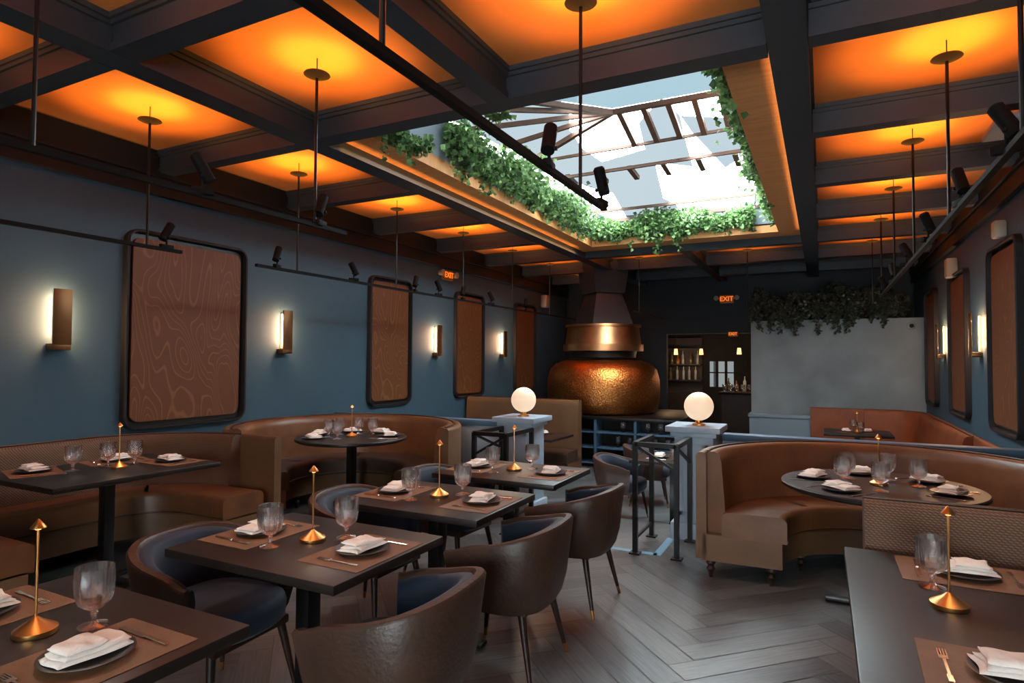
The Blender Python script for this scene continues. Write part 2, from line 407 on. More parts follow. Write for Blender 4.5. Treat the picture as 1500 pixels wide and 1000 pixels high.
for t in (.05, .23, .41, .59, .77, .95): raf(L(D, Cc, t), (L(D, Cc, t)[0], 6.6, 3.93), .055, .05)
for t in (.25, .5, .75): raf(D, L(A, E, t), .035, .045)
for y in (7.15, 8.5): raf((SX0, y, 3.9 - .102 * (y - 6.6)), (SX1, y, 3.94 - .118 * (y - 6.6)), .035, .035)
for x in (-2.85, -2.45, -2.05, -1.65, -1.25, -.85): raf((x, 7.15, 3.86), (x, 7.5, 3.83), .06, .05)
struct(rf, 'trim_42', m_rafter, label='brown timber skylight rafters')

def leaves(name, pts, size, mat, **props):
    vs, fs, rn = [], [], []
    for p in pts:
        s = size * random.uniform(.6, 1.35)
        d = Vector((random.uniform(-1, 1), random.uniform(-1, 1), random.uniform(-1.1, .5))).normalized()
        u = d.cross(Vector((random.uniform(-1, 1), random.uniform(-1, 1), random.uniform(-1, 1)))).normalized()
        n = d.cross(u)
        p = Vector(p); b = len(vs)
        vs += [p, p + d * s * .45 + u * s * .42 + n * s * .12, p + d * s, p + d * s * .45 - u * s * .42 + n * s * .12]
        fs += [(b, b + 1, b + 2), (b, b + 2, b + 3)]
        r = random.random(); rn += [r, r]
    me = bpy.data.meshes.new(name); me.from_pydata([tuple(v) for v in vs], [], fs)
    a = me.attributes.new('rnd', 'FLOAT', 'FACE'); a.data.foreach_set('value', rn); me.materials.append(mat)
    return mk(name, me, kind='stuff', **props)
def ivy_strip(p0, p1, n, out, z0, z1, droop=.25, vary=.22):
    pts = []; p0 = Vector(p0); p1 = Vector(p1); ln = (p1 - p0).length
    ph = random.random() * 6
    for i in range(n):
        t = random.random(); p = p0.lerp(p1, t); s = t * ln
        l = .5 + .3 * math.sin(s * 4.2 + ph) + .2 * math.sin(s * 9.7 + ph * 2)
        top = z1 - vary * (1 - l); bot = z0 + .12 * (1 - l) + .04 * math.sin(s * 13)
        zz = random.triangular(bot, top, (bot + top) / 2)
        o = abs(random.gauss(0, .11)) * (.4 + 1.0 * l) + .02
        pts.append((p.x + out[0] * o, p.y + out[1] * o, zz))
    for k in range(int(ln * 3)):
        t = random.random(); p = p0.lerp(p1, t); ll = random.uniform(.05, droop)
        for j in range(int(ll * 90)):
            f = random.random()
            pts.append((p.x + out[0] * .06 + random.gauss(0, .02), p.y + out[1] * .06 + random.gauss(0, .02), z0 + .08 - ll * f))
    return pts
IV = dict(label='lush green trailing ivy along the skylight edge', category='hanging plant')
leaves('trailing_ivy', ivy_strip((SX0, 4.75, 0), (SX0, SY1 - .45, 0), 9000, (1.2, 0), 3.24, 3.92, .14, .26), .055, m_ivy, **IV)
leaves('trailing_ivy', ivy_strip((SX0 + .05, SY1, 0), (SX1 - .3, SY1, 0), 7500, (0, -1.1), 3.22, 3.8, .3, .24), .055, m_ivy, **IV)
leaves('trailing_ivy', ivy_strip((SX1, 3.9, 0), (SX1, SY1 - .1, 0), 3600, (-.55, 0), 3.26, 3.68, .14), .055, m_ivy, **IV)
leaves('trailing_ivy', ivy_strip((SX0, 3.72, 0), (SX0, 4.4, 0), 800, (.9, 0), 3.16, 3.6, .3), .055, m_ivy, label='small clump of trailing ivy in the skylight corner', category='hanging plant')
leaves('trailing_ivy', ivy_strip((-2.1, 3.75, 0), (-1.95, 3.75, 0), 60, (0, .5), 3.15, 3.35, .15), .05, m_ivy, label='single ivy tendril hanging from the skylight', category='hanging plant')
pts = []
for i in range(10000):
    t = random.random(); x = -1.15 + t * 2.4
    l = .5 + .5 * math.sin(x * 7) * math.sin(x * 3.1 + 1)
    pts.append((x, random.gauss(12.02, .12), random.triangular(2.26, 2.64 + .3 * l, 2.44)))
for k in range(32):
    x = random.uniform(-1.25, 1.12); ll = random.uniform(.08, .34)
    for j in range(int(ll * 140)): pts.append((x + random.gauss(0, .02), 11.88 + random.gauss(0, .03), 2.32 - ll * random.random()))
leaves('dried_garland', pts, .055, m_dry, label='dark dried foliage garland on top of the plaster wall', category='plant')

# ------------------------------------------------------------------ wall panels
def rrect(w, h, r, seg=6):
    o = []
    for cx, cz, a0 in ((w / 2 - r, h / 2 - r, 0), (-w / 2 + r, h / 2 - r, 90), (-w / 2 + r, -h / 2 + r, 180), (w / 2 - r, -h / 2 + r, 270)):
        for i in range(seg + 1):
            a = math.radians(a0 + 90 * i / seg); o.append((cx + r * math.cos(a), cz + r * math.sin(a)))
    return o
def wall_panel(x, y0, y1, z0, z1, side):
    w = y1 - y0; h = z1 - z0
    e = thing('wall_panel', (x, (y0 + y1) / 2, (z0 + z1) / 2), 0, 'rust brown patterned fabric panel in a rounded dark frame', 'wall panel', group='wall panels')
    mb = MB()
    loops = []
    for (ww, hh, r, d) in ((w, h, .12, .0), (w, h, .12, .055), (w - .015, h - .015, .11, .062), (w - .05, h - .05, .09, .062), (w - .065, h - .065, .08, .012)):
        loops.append([(side * d, a, b) for a, b in rrect(ww, hh, r)])
    mb.grid(loops, close=True); mb.obj('frame', m_crown, e)
    mb = MB(); pts = rrect(w - .14, h - .14, .08)
    f0 = [mb.bm.verts.new((side * .008, a, b)) for a, b in pts]; f1 = [mb.bm.verts.new((side * .03, a, b)) for a, b in pts]
    mb.bm.faces.new(f1); mb.bm.faces.new(f0[::-1])
    for i in range(len(pts)): mb.bm.faces.new((f0[i], f0[(i + 1) % len(pts)], f1[(i + 1) % len(pts)], f1[i]))
    mb.obj('fabric', m_panel, e)
    mb = MB(); pts = rrect(w - .06, h - .06, .09); mb.bm.faces.new([mb.bm.verts.new((side * .006, a, b)) for a, b in pts])
    mb.obj('backing', m_black, e)
for y0, y1 in ((3.15, 4.38), (6.3, 7.22), (8.4, 9.34), (10.55, 11.5)): wall_panel(XL, y0, y1, .88, 2.62, 1)
for y0, y1 in ((6.45, 7.5), (8.55, 9.62), (10.7, 11.65)): wall_panel(XR, y0, y1, .85, 2.6, -1)

# ------------------------------------------------------------------ sconces
sc = thing('wall_sconce', (0, 0, 0), 0, 'slim bronze wall sconce with a warm glow on the wall', 'wall lamp', group='wall sconces')
MB().box2((0, -.065, -.24), (.1, .065, -.19), .004).obj('bracket', m_bronze, sc)
MB().box2((.09, -.065, -.2), (.102, .065, .23), .004).obj('lamp_shade', m_bronze, sc)
MB().box2((.0, -.02, -.18), (.02, .02, .2), .005).obj('light_tube', m_glow, sc)
for zz in (-.1, .02, .14):
    ld = bpy.data.lights.new('sconce_light', 'POINT'); ld.energy = 6.5; ld.color = (1, .56, .3); ld.shadow_soft_size = .02
    mk('sconce_light', ld, sc, (.074, 0, zz))
first = True
for y in (2.65, 4.88, 7.87, 10.05):
    if first: sc.location = (XL, y, 1.8); first = False
    else: dup(sc, (XL, y, 1.8), 0)
for y in (8.05, 10.2): dup(sc, (XR, y, 1.8), pi)

# ------------------------------------------------------------------ pendants (stems + uplight discs) and tracks
def pendant(x, y, zb=2.32):
    e = thing('ceiling_uplight', (x, y, 0), 0, 'round bronze disc uplight on a thin black stem', 'ceiling lamp', group='ceiling uplights')
    MB().lathe([(0, 3.225), (.02, 3.225), (.06, 3.236), (.08, 3.246), (.076, 3.252), (0, 3.252)], 28).obj('disc', m_disc, e)
    MB().cyl((0, 0, zb), (0, 0, 3.23), .009, seg=8).cyl((0, 0, 3.23), (0, 0, ZC), .004, seg=6).obj('stem', m_black, e)
    for size, en, col, z in ((.5, 3.9, (1, .37, .045), 3.254), (1.15, 6.0, (1, .36, .05), 3.22)):  # second, much wider light is added to even out the coffer glow
        ld = bpy.data.lights.new('uplight', 'AREA'); ld.shape = 'DISK'; ld.size = size; ld.energy = en; ld.color = col
        lo = mk('uplight', ld, e, (0, 0, z)); lo.rotation_euler = (pi, 0, 0)
    return e
YC = [1.28, 2.78, 4.22, 5.72, 7.2, 8.7, 10.2, 11.7]
for y in YC:
    pendant(-4.4, y)
    if 2 < y < 11: pendant(.65, y)
    if y < 3 or 9.5 < y < 11:
        pendant(-2.76, y); pendant(-1.04, y)
tg = dict(label='thin black lighting track hung from the ceiling stems', category='lighting track', group='lighting tracks')
def track(x, y0, y1):
    MB().box2((x - .015, y0, 2.305), (x + .015, y1, 2.33)).obj('lighting_track', m_matte, **tg)
track(-4.4, YF + .2, 3.05); track(-4.4, 3.75, 11.9); track(-2.76, YF + .2, 3.05); track(-1.04, YF + .2, 3.15); track(.65, 2.5, 8.9); track(.65, 9.8, 11.5); track(-2.76, 9.8, 12)
sp = thing('track_spotlight', (0, 0, 0), 0, 'black cylindrical spotlight clipped on the lighting track', 'spotlight', group='track spotlights')
MB().box2((-.018, -.05, -.01), (.018, .05, .025), .004).obj('adapter', m_matte, sp)
MB().cyl((0, 0, .02), (0, 0, .09), .007, seg=8).box2((-.035, -.008, .07), (.035, .008, .085)).obj('bracket_arm', m_matte, sp)
def headmesh(tilt):
    mb = MB(); d = Vector((0, math.sin(tilt), math.cos(tilt))); c = Vector((0, 0, .12))
    mb.cyl(c - d * .07, c + d * .07, .03, seg=20); mb.cyl(c + d * .07, c + d * .078, .027, .022, seg=20)
    return mb
sp_h = headmesh(.5).obj('lamp_head', m_matte, sp)
spots = [(-4.4, 2.93, 0), (-4.4, 3.98, .4), (-4.4, 5.0, 2.6), (-4.4, 6.1, .3), (-4.4, 6.6, 2.8), (-4.4, 7.2, .2), (-4.4, 8.0, 2.4), (-4.4, 9.2, .5),
         (-2.76, 2.02, 2.5), (-2.76, 2.83, .3), (-1.04, 2.4, .2), (-1.04, 3.1, 3.0), (.65, 3.0, 1.2), (.65, 3.9, .3), (.65, 5.0, 2.2), (.65, 6.2, 1.2), (.65, 7.4, .3), (.65, 8.5, 2)]
for i, (x, y, r) in enumerate(spots):
    if i == 0: sp.location = (x, y, 2.33)
    else: dup(sp, (x, y, 2.33), r)
def beamlight(loc, tgt, en, col=(1, .93, .85), ang=50, r=.06):
    ld = bpy.data.lights.new('spot_beam', 'SPOT'); ld.energy = en; ld.color = col; ld.spot_size = math.radians(ang); ld.spot_blend = .9; ld.shadow_soft_size = r
    o = bpy.data.objects.new('spot_beam', ld); COL.objects.link(o); o.location = loc
    o.rotation_euler = (Vector(tgt) - Vector(loc)).to_track_quat('-Z', 'Y').to_euler()
beamlight((.65, 8.9, 2.28), (.1, 12.0, 1.4), 90, (.92, .96, 1), 70)
beamlight((-2.76, 9.2, 2.28), (-3.6, 11.0, 1.2), 80, (1, .86, .66), 70, .3)
beamlight((-4.4, 4.0, 2.28), (-4.1, 4.9, .7), 38, ang=80)
beamlight((-1.04, 3.1, 2.28), (.1, 4.3, .7), 34, ang=80)
beamlight((-2.76, 2.9, 2.28), (-1.9, 2.9, .7), 30, ang=90, r=.12)
beamlight((.65, 3.0, 2.28), (.5, 2.3, .75), 28, ang=90, r=.12)
beamlight((-2.76, 1.5, 2.28), (-1.9, 1.2, .75), 30, ang=90, r=.12)
beamlight((-4.4, 2.9, 2.28), (-4.5, 2.4, .75), 24, ang=90, r=.12)
for x, s, e_ in ((-.262, -1, 4), (-3.375, 1, 4)):  # bare strip lights added to brighten the wood skylight frame
    ld = bpy.data.lights.new('frame_fill_light', 'AREA'); ld.shape = 'RECTANGLE'; ld.size = .03; ld.size_y = 5.2; ld.energy = e_; ld.color = (1, .5, .16)
    o = bpy.data.objects.new('frame_fill_light', ld); COL.objects.link(o); o.location = (x, 6.3, 3.17)
    o.rotation_euler = (0, pi + s * -.9, 0)

# ------------------------------------------------------------------ tables
def table_parts(e, w, d, z=.75, rnd=None):
    if rnd: MB().lathe([(0, z - .035), (rnd - .02, z - .035), (rnd, z - .022), (rnd, z - .006), (rnd - .006, z), (0, z)], 56).obj('tabletop', m_blackwood, e)
    else: MB().box2((-w / 2, -d / 2, z - .035), (w / 2, d / 2, z), .005).obj('tabletop', m_blackwood, e)
    MB().box2((-.035, -.035, .03), (.035, .035, z - .04), .004).box2((-.14, -.14, z - .05), (.14, .14, z - .035)).obj('column', m_black, e)
    MB().box((0, 0, .018), (.6, .07, .022), .006).box((0, 0, .018), (.07, .56, .022), .006).cyl((0, 0, .02), (0, 0, .06), .06, .045).obj('base', m_black, e)
def table(name, x, y, w, d, z0=0, rnd=None, label=''):
    e = thing(name, (x, y, z0), 0, label, 'table'); table_parts(e, w, d, .75, rnd); return e
TY = (.91, 1.9, 2.84, 3.76)
for y in TY: table('dining_table', -1.89, y, .88, .66, label='dark wood two seat dining table on a black pedestal')['group'] = 'two seat dining tables'
table('dining_table', -4.36, 2.52, .86, 1.1, label='dark wood dining table inside the woven booth')
table('round_table', -4.1, 4.66, 0, 0, rnd=.53, label='round dark wood table in the curved brown booth')
table('round_table', .3, 4.4, 0, 0, rnd=.55, label='round dark wood table in the curved caramel booth')
table('dining_table', .57, 2.02, 1.0, 1.7, label='large dark wood dining table in front of the woven banquette')
table('dining_table', -1.45, 6.75, .8, .66, z0=ZL, label='dark wood table on the lower floor')
table('dining_table', -3.6, 7.9, .8, .8, z0=ZL, label='dark wood table beside the brown booth')
table('dining_table', .45, 10.6, .9, .8, z0=ZL, label='dark wood table by the rust banquette')

# ------------------------------------------------------------------ booths
def rprof(u0, u1, z0, z1, r=.03, seg=4, low=.0):
    pts = []
    for cx, cz, a0, rr in ((u1 - r, z1 - r, 0, r), (u0 + r, z1 - r, 90, r)):
        for i in range(seg + 1):
            a = math.radians(a0 + 90 * i / seg); pts.append((cx + rr * math.cos(a), cz + rr * math.sin(a)))
    pts += [(u0 + low, z0), (u1 - low, z0)]
    return pts
def cprof(u, z, r, seg=8):
    return [(u + r * math.cos(2 * pi * i / seg), z + r * math.sin(2 * pi * i / seg)) for i in range(seg)]
def arc(cx, cy, R, a0, a1, n=40):
    return [(cx + R * math.cos(math.radians(a0 + (a1 - a0) * i / n)), cy + R * math.sin(math.radians(a0 + (a1 - a0) * i / n))) for i in range(n + 1)]
def inset(path, u):
    out = []; n = len(path)
    for i in range(n):
        a = Vector(path[max(0, i - 1)]); b = Vector(path[min(n - 1, i + 1)]); t = (b - a).normalized()
        out.append((path[i][0] + t.y * u, path[i][1] - t.x * u))
    return out
def booth(path, zf, H, depth, mback, mseat, label, mout=None, feet=True, seg_seat=1, name='curved_booth', cat='booth'):
    e = thing(name, (0, 0, zf), 0, label, cat)
    MB().sweep(path, rprof(0, .07, .14, H, .03)).obj('outer_shell', mout or mback, e, ang=50)
    n = len(path); p2 = path[1:-1] if n > 10 else path
    MB().sweep(p2, [(.065, .3), (.065, H - .02), (.085, H - .004), (.12, H), (.15, H - .02), (.165, H - .08), (.19, .44), (.19, .3)]).obj('backrest', mback, e, ang=50)
    for k in range(seg_seat):
        a = int(k * (n - 1) / seg_seat); b = int((k + 1) * (n - 1) / seg_seat)
        MB().sweep(path[a:b + 1], rprof(.17, depth, .3, .47, .045)).obj('seat_cushion', mseat, e, ang=50)
    MB().sweep(path, cprof(depth + .001, .318, .007)).obj('piping', m_pipe, e, ang=60)
    MB().sweep(p2, cprof(.072, H + .001, .007)).obj('piping', m_pipe, e, ang=60)
    MB().sweep(path, [(.04, .13), (.04, .31), (depth - .03, .31), (depth - .03, .13)]).obj('base', mout or mback, e, ang=50)
    if feet:
        ids = [0, n - 1] + [int((n - 1) * f) for f in (.25, .5, .75)]
        for i in ids:
            j = min(max(i, 1), n - 2) if n > 4 else i
            for u in (.09, depth - .1):
                x, y = inset(path, u)[j]
                MB().lathe([(0, 0), (.012, 0), (.016, .03), (.03, .06), (.02, .08), (.034, .1), (.03, .135), (0, .135)], 14, (x, y, 0)).obj('foot', m_leg, e)
    return e
booth(arc(.3, 4.5, 1.1, 184, -4, 48), 0, .87, .58, m_leather2, m_leather2, 'curved caramel leather booth with turned feet', mout=m_tan, seg_seat=4)
booth(arc(-4.12, 4.62, 1.1, 240, 5, 52), 0, .88, .56, m_leather2, m_leather, 'curved brown leather booth around a round table', mout=m_tan, seg_seat=4)
pa = [(-3.95, 1.36), (-4.3, 1.36)] + arc(-4.6, 2.01, .65, 270, 180, 14) + [(-5.25, 2.3)] + arc(-4.35, 2.75, .9, 180, 90, 20) + [(-3.95, 3.65)]
booth(pa, 0, .87, .54, m_weave, m_leather2, 'woven fabric u shaped booth with leather seat', mout=m_tan, seg_seat=3, feet=False)
booth([(.15, 3.14), (.5, 3.14), (XR - .02, 3.14)], 0, .92, .6, m_weave, m_leather2, 'straight banquette with woven brown back', mout=m_weave, feet=False, name='banquette', cat='bench')
pr = [(-.2, 11.88), (.6, 11.88), (.9, 11.88)] + arc(.95, 11.35, .53, 90, 0, 12) + [(1.48, 10.5), (1.48, 8), (1.48, 6.2)]
booth(pr, ZL, 1.02, .6, m_rust, m_rust, 'rust orange velvet corner banquette', feet=False, name='banquette', cat='bench')
booth([(-5.25, 8.9), (-4.3, 8.9), (-3.3, 8.9)], ZL, 1.2, .6, m_tan, m_leather, 'tall straight caramel leather booth', feet=False, name='banquette', cat='bench')

# ------------------------------------------------------------------ partition and newel pillars
PY = 5.78
def part(x0, x1):
    o = struct(MB().box2((x0, PY - .04, ZL), (x1, PY + .04, .8)), 'wall_partition', m_white, label='low pale partition wall')
    struct(MB().box2((x0, PY - .07, .8), (x1, PY + .07, .86), .008), 'trim_%d' % (43 if x0 < -3 else 44), m_cap, label='blue cap rail')
part(XL, -2.8); part(-.8, XR)
def newel(x, y):
    e = thing('newel_pillar', (x, y, 0), 0, 'pale painted square newel pillar with stepped cap', 'pillar', group='newel pillars')
    mb = MB(); mb.box2((-.16, -.16, ZL), (.16, .16, .88)); mb.box2((-.19, -.19, ZL), (.19, .19, .14), .01)
    for s in (-1, 1):
        mb.box2((-.12, s * .16 - .008, .2), (-.09, s * .16 + .008, .8)); mb.box2((.09, s * .16 - .008, .2), (.12, s * .16 + .008, .8))
        mb.box2((-.12, s * .16 - .008, .2), (.12, s * .16 + .008, .23)); mb.box2((-.12, s * .16 - .008, .77), (.12, s * .16 + .008, .8))
    mb.obj('shaft', m_white, e)
    MB().box2((-.19, -.19, .86), (.19, .19, .9), .008).box2((-.225, -.225, .9), (.225, .225, .95), .008).obj('cap', m_white, e)
for x in (-.98, -2.66):
    newel(x, 5.5)
    g = thing('globe_lamp', (x + .02, 5.48, .95), 0, 'glowing ribbed glass globe lamp on a small brass foot', 'lamp', group='globe lamps')
    MB().lathe([(0, 0), (.055, 0), (.055, .012), (.03, .02), (.025, .045), (0, .045)], 24).obj('lamp_base', m_gold, g)
    prof = [(max(.001, .122 * math.sin(pi * i / 24)), .162 - .122 * math.cos(pi * i / 24)) for i in range(25)]
    MB().lathe(prof, 56, mod=lambda k, i: 1.012 if i % 2 else .992).obj('lamp_globe', m_globe, g, ang=60)
    ld = bpy.data.lights.new('globe_light', 'POINT'); ld.energy = 4; ld.color = (1, .75, .5); ld.shadow_soft_size = .05
    mk('globe_light', ld, g, (0, 0, .36))
struct(MB().box2((-2.5, YE, ZL), (-1.15, YE + .32, -.15), .005), 'floor_step', m_wain, label='step down to the lower floor')
def railing(x0, x1, y0, y1):
    e = thing('handrail', (0, 0, 0), 0, 'black square metal guard rail at the steps', 'railing', group='guard rails')
    for x, y in ((x0, y0), (x1, y0), (x0, y1), (x1, y1)):
        MB().box2((x - .018, y - .018, 0), (x + .018, y + .018, .86)).box2((x - .04, y - .04, 0), (x + .04, y + .04, .012)).obj('post', m_black, e)
    MB().bar((x0, y0, .85), (x1, y0, .85), .036).bar((x0, y0, .85), (x0, y1, .85), .036).bar((x1, y0, .85), (x1, y1, .85), .036).obj('top_rail', m_black, e)
    for p, q in (((x0, y0, .84), (x1, y0, .66)), ((x0, y0, .12), (x0, y1, .12)), ((x1, y0, .84), (x1, y1, .66))):
        MB().bar(p, q, .02).obj('cross_bar', m_black, e)
railing(-1.32, -1.0, 4.76, 5.28); railing(-2.46, -2.78, 4.76, 5.28)

# ------------------------------------------------------------------ chairs
def make_chair(loc, rz, label):
    e = thing('tub_chair', loc, rz, label, 'chair', group='tub dining chairs')
    N = 40; W = .3; DB = .3
    def hs(t, off, k):
        a = math.radians(30) - (math.radians(240)) * t
        c, s_ = math.cos(a), math.sin(a)
        p = .72
        x = (W + off) * k * math.copysign(abs(c) ** p, c); y = (DB + off) * k * math.copysign(abs(s_) ** p, s_)
        if y > 0: y *= .95; x = math.copysign((W + off) * k * (1 - .06 * y), c)
        return x, y
    def top(t):
        b = math.sin(pi * t)
        return .60 + .115 * (max(0, (b - .1) / .9) ** .9)
    ts = [i / N for i in range(N + 1)]
    levels = [(.33, .80), (.37, .88), (.45, .95), (1.0, 1.05)]
    rows = []
    for i, (zz, k) in enumerate(levels):
        row = []
        for t in ts:
            z = top(t) if zz == 1.0 else zz
            x, y = hs(t, 0, k); row.append((x, y, z))
        rows.append(row)
    rows.append([(hs(t, -.008, 1.05)[0], hs(t, -.008, 1.05)[1], top(t) + .012) for t in ts])
    rows.append([(hs(t, -.03, 1.04)[0], hs(t, -.03, 1.04)[1], top(t) + .012) for t in ts])
    rows.append([(hs(t, -.036, 1.03)[0], hs(t, -.036, 1.03)[1], top(t) + .0) for t in ts])
    rows.append([(hs(t, -.03, .9)[0], hs(t, -.03, .9)[1], .34) for t in ts])
    mb = MB(); mb.grid(rows)
    bm = mb.bm; bm.verts.ensure_lookup_table(); m = N + 1
    for c in (0, N):
        try: bm.faces.new([bm.verts[r * m + c] for r in range(len(rows))])
        except Exception: pass
    for c in range(N):
        bm.faces.new((bm.verts[c], bm.verts[c + 1], bm.verts[(len(rows) - 1) * m + c + 1], bm.verts[(len(rows) - 1) * m + c]))
    mb.obj('outer_shell', m_leather, e, ang=50)
    rows = []
    for (zz, k, off) in ((.36, .9, -.036), (.45, .93, -.06), (.55, .96, -.08), (1.0, 1.0, -.075), (1.01, 1.02, -.06), (1.02, 1.03, -.037), (.36, .9, -.033)):
        row = []
        for t in ts:
            if zz >= 1: z = top(t) + {1.0: -.02, 1.01: -.004, 1.02: -.004}[zz]
            elif zz == .55: z = .45 + (top(t) - .45) * .55
            else: z = zz
            x, y = hs(t, off, k); row.append((x, y, z))
        rows.append(row)
    mb = MB(); mb.grid(rows); bm = mb.bm; bm.verts.ensure_lookup_table()
    for c in (0, N):
        try: bm.faces.new([bm.verts[r * m + c] for r in range(len(rows))])
        except Exception: pass
    mb.obj('backrest', m_bluevel, e, ang=60)
    mb = MB(); pts = []
    for i in range(24):
        a = 2 * pi * i / 24; cx = abs(math.cos(a)) ** .7 * math.copysign(1, math.cos(a)); sy = abs(math.sin(a)) ** .7 * math.copysign(1, math.sin(a))
        pts.append((cx, sy))
    R = []
    for z, k in ((.35, .9), (.37, .98), (.43, 1.0), (.46, .97), (.473, .88), (.478, .5)):
        R.append([(p[0] * .235 * k, .02 + p[1] * .25 * k, z) for p in pts])
    mb.grid(R, close=True); mb.bm.verts.ensure_lookup_table()
    mb.bm.faces.new(mb.bm.verts[0:24]); mb.bm.faces.new(mb.bm.verts[-24:])
    mb.obj('seat', m_bluevel, e, ang=60)
    MB().box2((-.2, -.19, .32), (.2, .22, .36), .01).obj('seat_frame', m_leg, e)
    for sx, sy in ((1, 1), (-1, 1), (1, -1), (-1, -1)):
        p1 = Vector((sx * .18, sy * .17 + .01, .34)); p0 = Vector((sx * .235, sy * .235 + .0, 0))
        lg = MB().cyl(p0.lerp(p1, .14), p1, .011, .02, 12).obj('leg', m_leg, e)
        MB().cyl(p0, p0.lerp(p1, .14), .009, .0112, 12).obj('leg_tip', m_tip, lg)
    return e
ch = make_chair((-1.4, 1.82, 0), pi / 2 + .06, 'brown leather tub chair with navy velvet inside')
dup(ch, (-1.42, 2.76, 0), pi / 2 + .04); dup(ch, (-1.43, 3.68, 0), pi / 2 - .03)
lb = 'navy velvet tub chair with brown leather outer shell'
for x, y, r in ((-2.36, 1.84, -pi / 2 + .05), (-2.36, 2.85, -pi / 2), (-2.36, 3.72, -pi / 2 - .05)): dup(ch, (x, y, 0), r, label=lb)
for x, y, r in ((-2.05, 6.85, -pi / 2), (-.9, 6.8, pi / 2), (-2.0, 7.8, -pi / 2 + .3)): dup(ch, (x, y, ZL), r, label='navy velvet tub chair on the lower floor')

# ------------------------------------------------------------------ tableware
def tome(mb, name, mat, ang=35):
    bmesh.ops.recalc_face_normals(mb.bm, faces=mb.bm.faces[:])
    me = bpy.data.meshes.new(name); mb.bm.to_mesh(me); mb.bm.free(); me.materials.append(mat); me.shade_smooth()
    me.set_sharp_from_angle(angle=math.radians(ang)); return me
prof = [(0, 0), (.038, 0), (.04, .003), (.013, .009), (.008, .016), (.0075, .03), (.012, .038), (.008, .044), (.022, .052), (.04, .068), (.046, .092), (.048, .125), (.0485, .165),
        (.046, .165), (.0455, .125), (.0425, .092), (.035, .074), (.017, .061), (0, .059)]
me_gob = tome(MB().lathe(prof, 24, mod=lambda k, i: (1.055 if i % 2 else .94) if 8 <= k <= 11 else 1), 'goblet', m_glass, 12)
me_mat = tome(MB().box2((-.2, -.145, 0), (.2, .145, .0025), .001, 1), 'placemat', m_mat)
me_plate = tome(MB().lathe([(0, 0), (.06, 0), (.075, .006), (.102, .014), (.105, .017), (.1, .018), (.07, .009), (0, .006)], 40), 'plate', m_plate)
def napkin_mesh(seed):
    rnd = random.Random(seed); nb = MB(); ph = rnd.uniform(0, 6)
    for lay, (w, d, z0, rot, ox) in enumerate(((.088, .052, 0, 0, 0), (.08, .047, .011, rnd.uniform(-.12, .12), .004), (.05, .045, .022, rnd.uniform(-.2, .2), -.02))):
        nx, ny = 14, 9; top, bot = [], []
        for j in range(ny + 1):
            rt, rb = [], []
            for i in range(nx + 1):
                u = i / nx * 2 - 1; v = j / ny * 2 - 1
                ww = w * (1 + .05 * math.sin(v * 3 + ph)); dd = d * (1 + .08 * math.sin(u * 2.5 + ph))
                x = u * ww; y = v * dd
                e = max(0, 1 - max(abs(u), abs(v)) ** 6)
                wv = .0035 * math.sin(u * 5 + ph + lay) * math.cos(v * 3 + lay)
                c, s_ = math.cos(rot), math.sin(rot)
                X, Y = x * c - y * s_ + ox, x * s_ + y * c
                rt.append((X, Y, z0 + .004 + .0075 * e ** .6 + wv * .8)); rb.append((X, Y, z0 + .001 + wv * .5 * (lay > 0) + .0 ))
            top.append(rt); bot.append(rb)
        nb.grid(top); nb.grid(bot)
        edge = lambda g: g[0] + [r[-1] for r in g[1:]] + g[-1][:-1][::-1] + [r[0] for r in g[1:-1]][::-1]
        nb.grid([edge(top), edge(bot)], close=True)
    bmesh.ops.remove_doubles(nb.bm, verts=nb.bm.verts[:], dist=1e-5)
    return tome(nb, 'napkin', m_napkin, 70)
me_naps = [napkin_mesh(k) for k in range(3)]
fk = MB().box2((-.004, -.1, .001), (.004, .03, .004), .001, 1).box2((-.007, -.1, .001), (.007, -.06, .0035), .001, 1).box2((-.011, .03, .001), (.011, .05, .004), .001, 1)
for k in range(4): fk.box2((-.011 + k * .0062, .05, .001), (-.0078 + k * .0062, .09, .0035))
me_fork = tome(fk, 'fork', m_steel)
me_knife = tome(MB().box2((-.006, -.11, .001), (.006, -.01, .006), .002, 1).box2((-.008, -.01, .001), (.009, .1, .003), .001, 1), 'knife', m_steel)
def item(name, me, x, y, z, rz, label, cat, group):
    mk(name, me, None, (x, y, z), rz, label=label, category=cat, group=group)
def place(x, y, z, a, glass=True, mat=True, nap=True, cut=True):
    ca, sa = math.cos(a), math.sin(a)
    def P(f, r): return (x + ca * f + sa * r, y + sa * f - ca * r)
    rz = a - pi / 2
    zz = z + .0005
    if mat: item('placemat', me_mat, x, y, zz, rz, 'brown leather placemat on the dark table', 'placemat', 'placemats'); zz += .0027
    item('plate', me_plate, *P(.0, 0), zz, rz, 'dark stoneware side plate', 'plate', 'side plates')
    if nap: item('napkin', random.choice(me_naps), *P(-.0, 0), zz + .0175, rz + random.uniform(-.25, .25), 'folded cream linen napkin on a dark plate', 'napkin', 'folded napkins')
    if cut:
        item('fork', me_fork, *P(0, -.145), zz, rz + random.uniform(-.05, .05), 'polished steel fork on the placemat', 'fork', 'forks')
        item('knife', me_knife, *P(0, .14), zz, rz + random.uniform(-.05, .05), 'polished steel knife on the placemat', 'knife', 'knives')
    if glass: item('goblet', me_gob, *P(.19, .12), z + .0005, random.random(), 'cut crystal water goblet', 'glass', 'crystal goblets')
